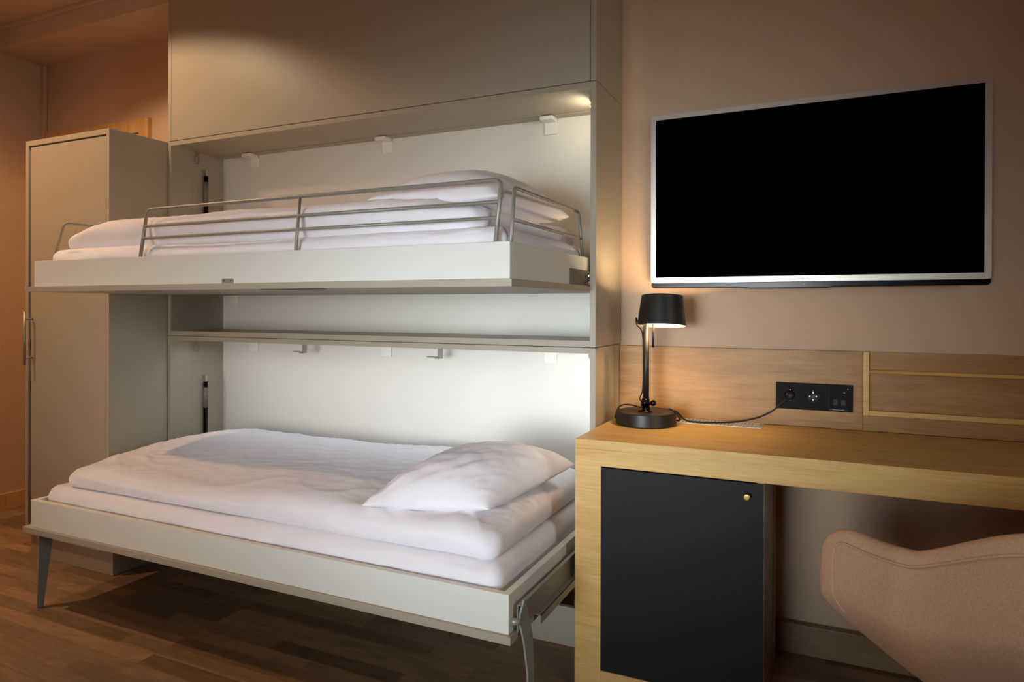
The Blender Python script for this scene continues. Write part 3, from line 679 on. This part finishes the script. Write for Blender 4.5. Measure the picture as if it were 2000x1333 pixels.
loop = [(LX+.012, LY+.010, .800), (LX-.03, LY+.035, .800), (LX-.075, LY+.055, .803), (LX-.098, LY+.03, .800), (LX-.104, LY-.005, .775), (LX-.108, LY+.03, .756), (LX-.06, LY+.09, .754), (LX+.03, LY+.105, .755), (LX+.100, LY+.055, .760), (LX+.103, LY+.01, .785), (LX+.092, LY+.0, .801), (LX+.075, LY+.012, .804), (LX+.098, LY+.035, .790), (LX+.120, LY+.070, .760), (LX+.17, LY+.085, .7545), (-.33, -.085, .7545), (-.285, -.070, .757), (-.245, -.058, .764), (-.205, -.048, .776), (-.165, -.040, .798), (-.135, -.040, .826), (-.1185, -.044, .842)]
link('cord', tube(smooth_path(loop, 8), .0028, 8), M_cord, lp, smooth=True)
bm = tube([(-.1096, -.0315, .8535), (-.1096, -.052, .852)], [.0165, .0135], 24); tube([(-.1096, -.050, .852), (-.116, -.046, .843)], [.008, .005], 12, bm)
link('plug', bm, M_black, lp, smooth=True)

# ---------------------------------------------------------------- tub chair
ch_c = Vector((.397, -.725, 0)); ch_a = .731       # faces the desk, turned to the left
ch = thing('tub_chair', 'dusty pink upholstered tub armchair pulled up to the desk', 'chair', tuple(ch_c))
def chp(x, y, z): return ch_c+Vector((x*math.cos(ch_a)-y*math.sin(ch_a), x*math.sin(ch_a)+y*math.cos(ch_a), z))
CW, CD = .316, .300
def sst(t): t = max(0, min(1, t)); return t*t*(3-2*t)
def rim(u):
    """u 0..1 from left arm tip round the back to right arm tip"""
    s = abs(u*2-1); sg = -1 if u < .5 else 1
    a = s*1.95
    x = CW*math.sin(min(a, PI/2))*sg
    y = -CD*math.cos(a) if a < PI/2 else (a-PI/2)*.735
    if s > .8: x *= 1-.08*((s-.8)/.2)**2
    if sg > 0: x *= 1.07; y = min(y, .13+(y-.13)*.35)
    if s < .1: z = .852
    elif s < .45: z = .852-.091*sst((s-.1)/.35)
    elif s < .91: z = .761-.104*sst((s-.45)/.46)
    else: t = (s-.91)/.09; z = .657-.066*t**2.2
    if sg > 0: z -= .048*sst((s-.3)/.3)          # the far arm tucks in under the desk
    return x, y, z
def shell_pt(u, v, off, dz=0):
    x, y, z = rim(u); s = abs(u*2-1)
    t = max(0, (v-.46)/.54)
    k = 1-.02*v-.41*t**1.4
    n = Vector((x/CW, y/CD if y < 0 else 0, 0)); n = n.normalized() if n.length > 0 else Vector((0, 1, 0))
    e = max(0, (s-.955)/.045)
    off *= math.sqrt(max(0, 1-e*e)); 
    return Vector((x*k, y*k, z+(.345-z)*v+dz*math.sqrt(max(0.0, 1-e*e))))+n*(off+.010*math.sin(PI*min(1, v*1.25)))
TH = .017
def shell_bm(nu=200, nv=30):
    rows = [(1-(1-.05)*j/nv, TH, 0) for j in range(nv+1)]+[(.05, TH*math.cos(PI*k/10), TH*math.sin(PI*k/10)) for k in range(1, 10)]+[(.05+(1-.05)*j/nv, -TH, 0) for j in range(nv+1)]
    bm = bmesh.new(); G = []
    us = [.5-.5*math.sin(PI*(.5-i/nu))*.25-.75*(.5-i/nu) for i in range(nu+1)]
    for u in us: G.append([bm.verts.new(chp(*shell_pt(u, v, o, dz))) for v, o, dz in rows])
    for A, B in zip(G, G[1:]):
        for j in range(len(rows)-1): bm.faces.new((A[j], B[j], B[j+1], A[j+1]))
        bm.faces.new((A[-1], B[-1], B[0], A[0]))
    for A in (G[0], G[-1]): bm.faces.new(A)
    bmesh.ops.remove_doubles(bm, verts=bm.verts, dist=1e-5)
    return bm
link('seat_shell', shell_bm(), M_pink, ch, smooth=True)
def on_shell(u, v): return chp(*shell_pt(u, v, TH+.0012))
path = [on_shell(.024, .61-.02*i) for i in range(23)]+[on_shell(.0245+.0035*math.sin(k*PI/12)**2*2, .14-.052*math.sin(k*PI/12)) for k in range(0, 6)]
path += [on_shell(.034+(.966-.034)*i/160, .088) for i in range(161)]
path += [on_shell(1-(.0245+.0035*math.sin(k*PI/12)**2*2), .14-.052*math.sin(k*PI/12)) for k in range(5, -1, -1)]+[on_shell(.976, .17+.02*i) for i in range(23)]
link('piping', tube(path, .0032, 8), M_pink, ch, smooth=True)
bm = dense_box(-.205, .205, -.20, .235, .335, .435, .10, .035, 30, 30, 6)
for v in bm.verts: v.co = chp(*v.co)
link('seat_cushion', bm, M_pink, ch, smooth=True)
bm = bx(-.13, .13, -.13, .13, .318, .346, bev=.02, seg=4)
for v in bm.verts: v.co = chp(*v.co)
link('seat_base', bm, M_black, ch)
for sx in (-1, 1):
    for sy in (-1, 1): link('leg', tube([chp(sx*.10, sy*.10, .325), chp(sx*.17, sy*.17, 0.0)], [.015, .009], 16), M_oak, ch, smooth=True)

# ---------------------------------------------------------------- ceiling downlight over the foot of the beds (above the frame)
dl = thing('ceiling_light', 'small round recessed downlight in the ceiling above the foot of the bunks', 'ceiling light', (DLX, DLY, ZC-.012))
dl2 = thing('ceiling_light', 'small round recessed downlight in the ceiling near the wardrobe and left wall', 'ceiling light', (-3.62, -1.55, ZC-.012))
link('trim_ring', lathe([(.036, -.010), (.050, -.008), (.050, .011), (.036, .011), (.036, -.010)], (-3.62, -1.55, ZC-.0115), 40), M_white, dl2, smooth=False)
link('trim_ring', lathe([(.036, -.010), (.050, -.008), (.050, .011), (.036, .011), (.036, -.010)], (DLX, DLY, ZC-.0115), 40), M_white, dl, smooth=False)
cl = thing('ceiling_light', 'flat round ceiling lamp in the middle of the room', 'ceiling light', (-1.2, -2.4, ZC-.03))  # lamp added to go with the cool ceiling fill
link('lamp_body', lathe([(0, -.018), (.125, -.018), (.13, -.012), (.13, .0295), (0, .0295)], (-1.2, -2.4, ZC-.0305), 48), M_white, cl)
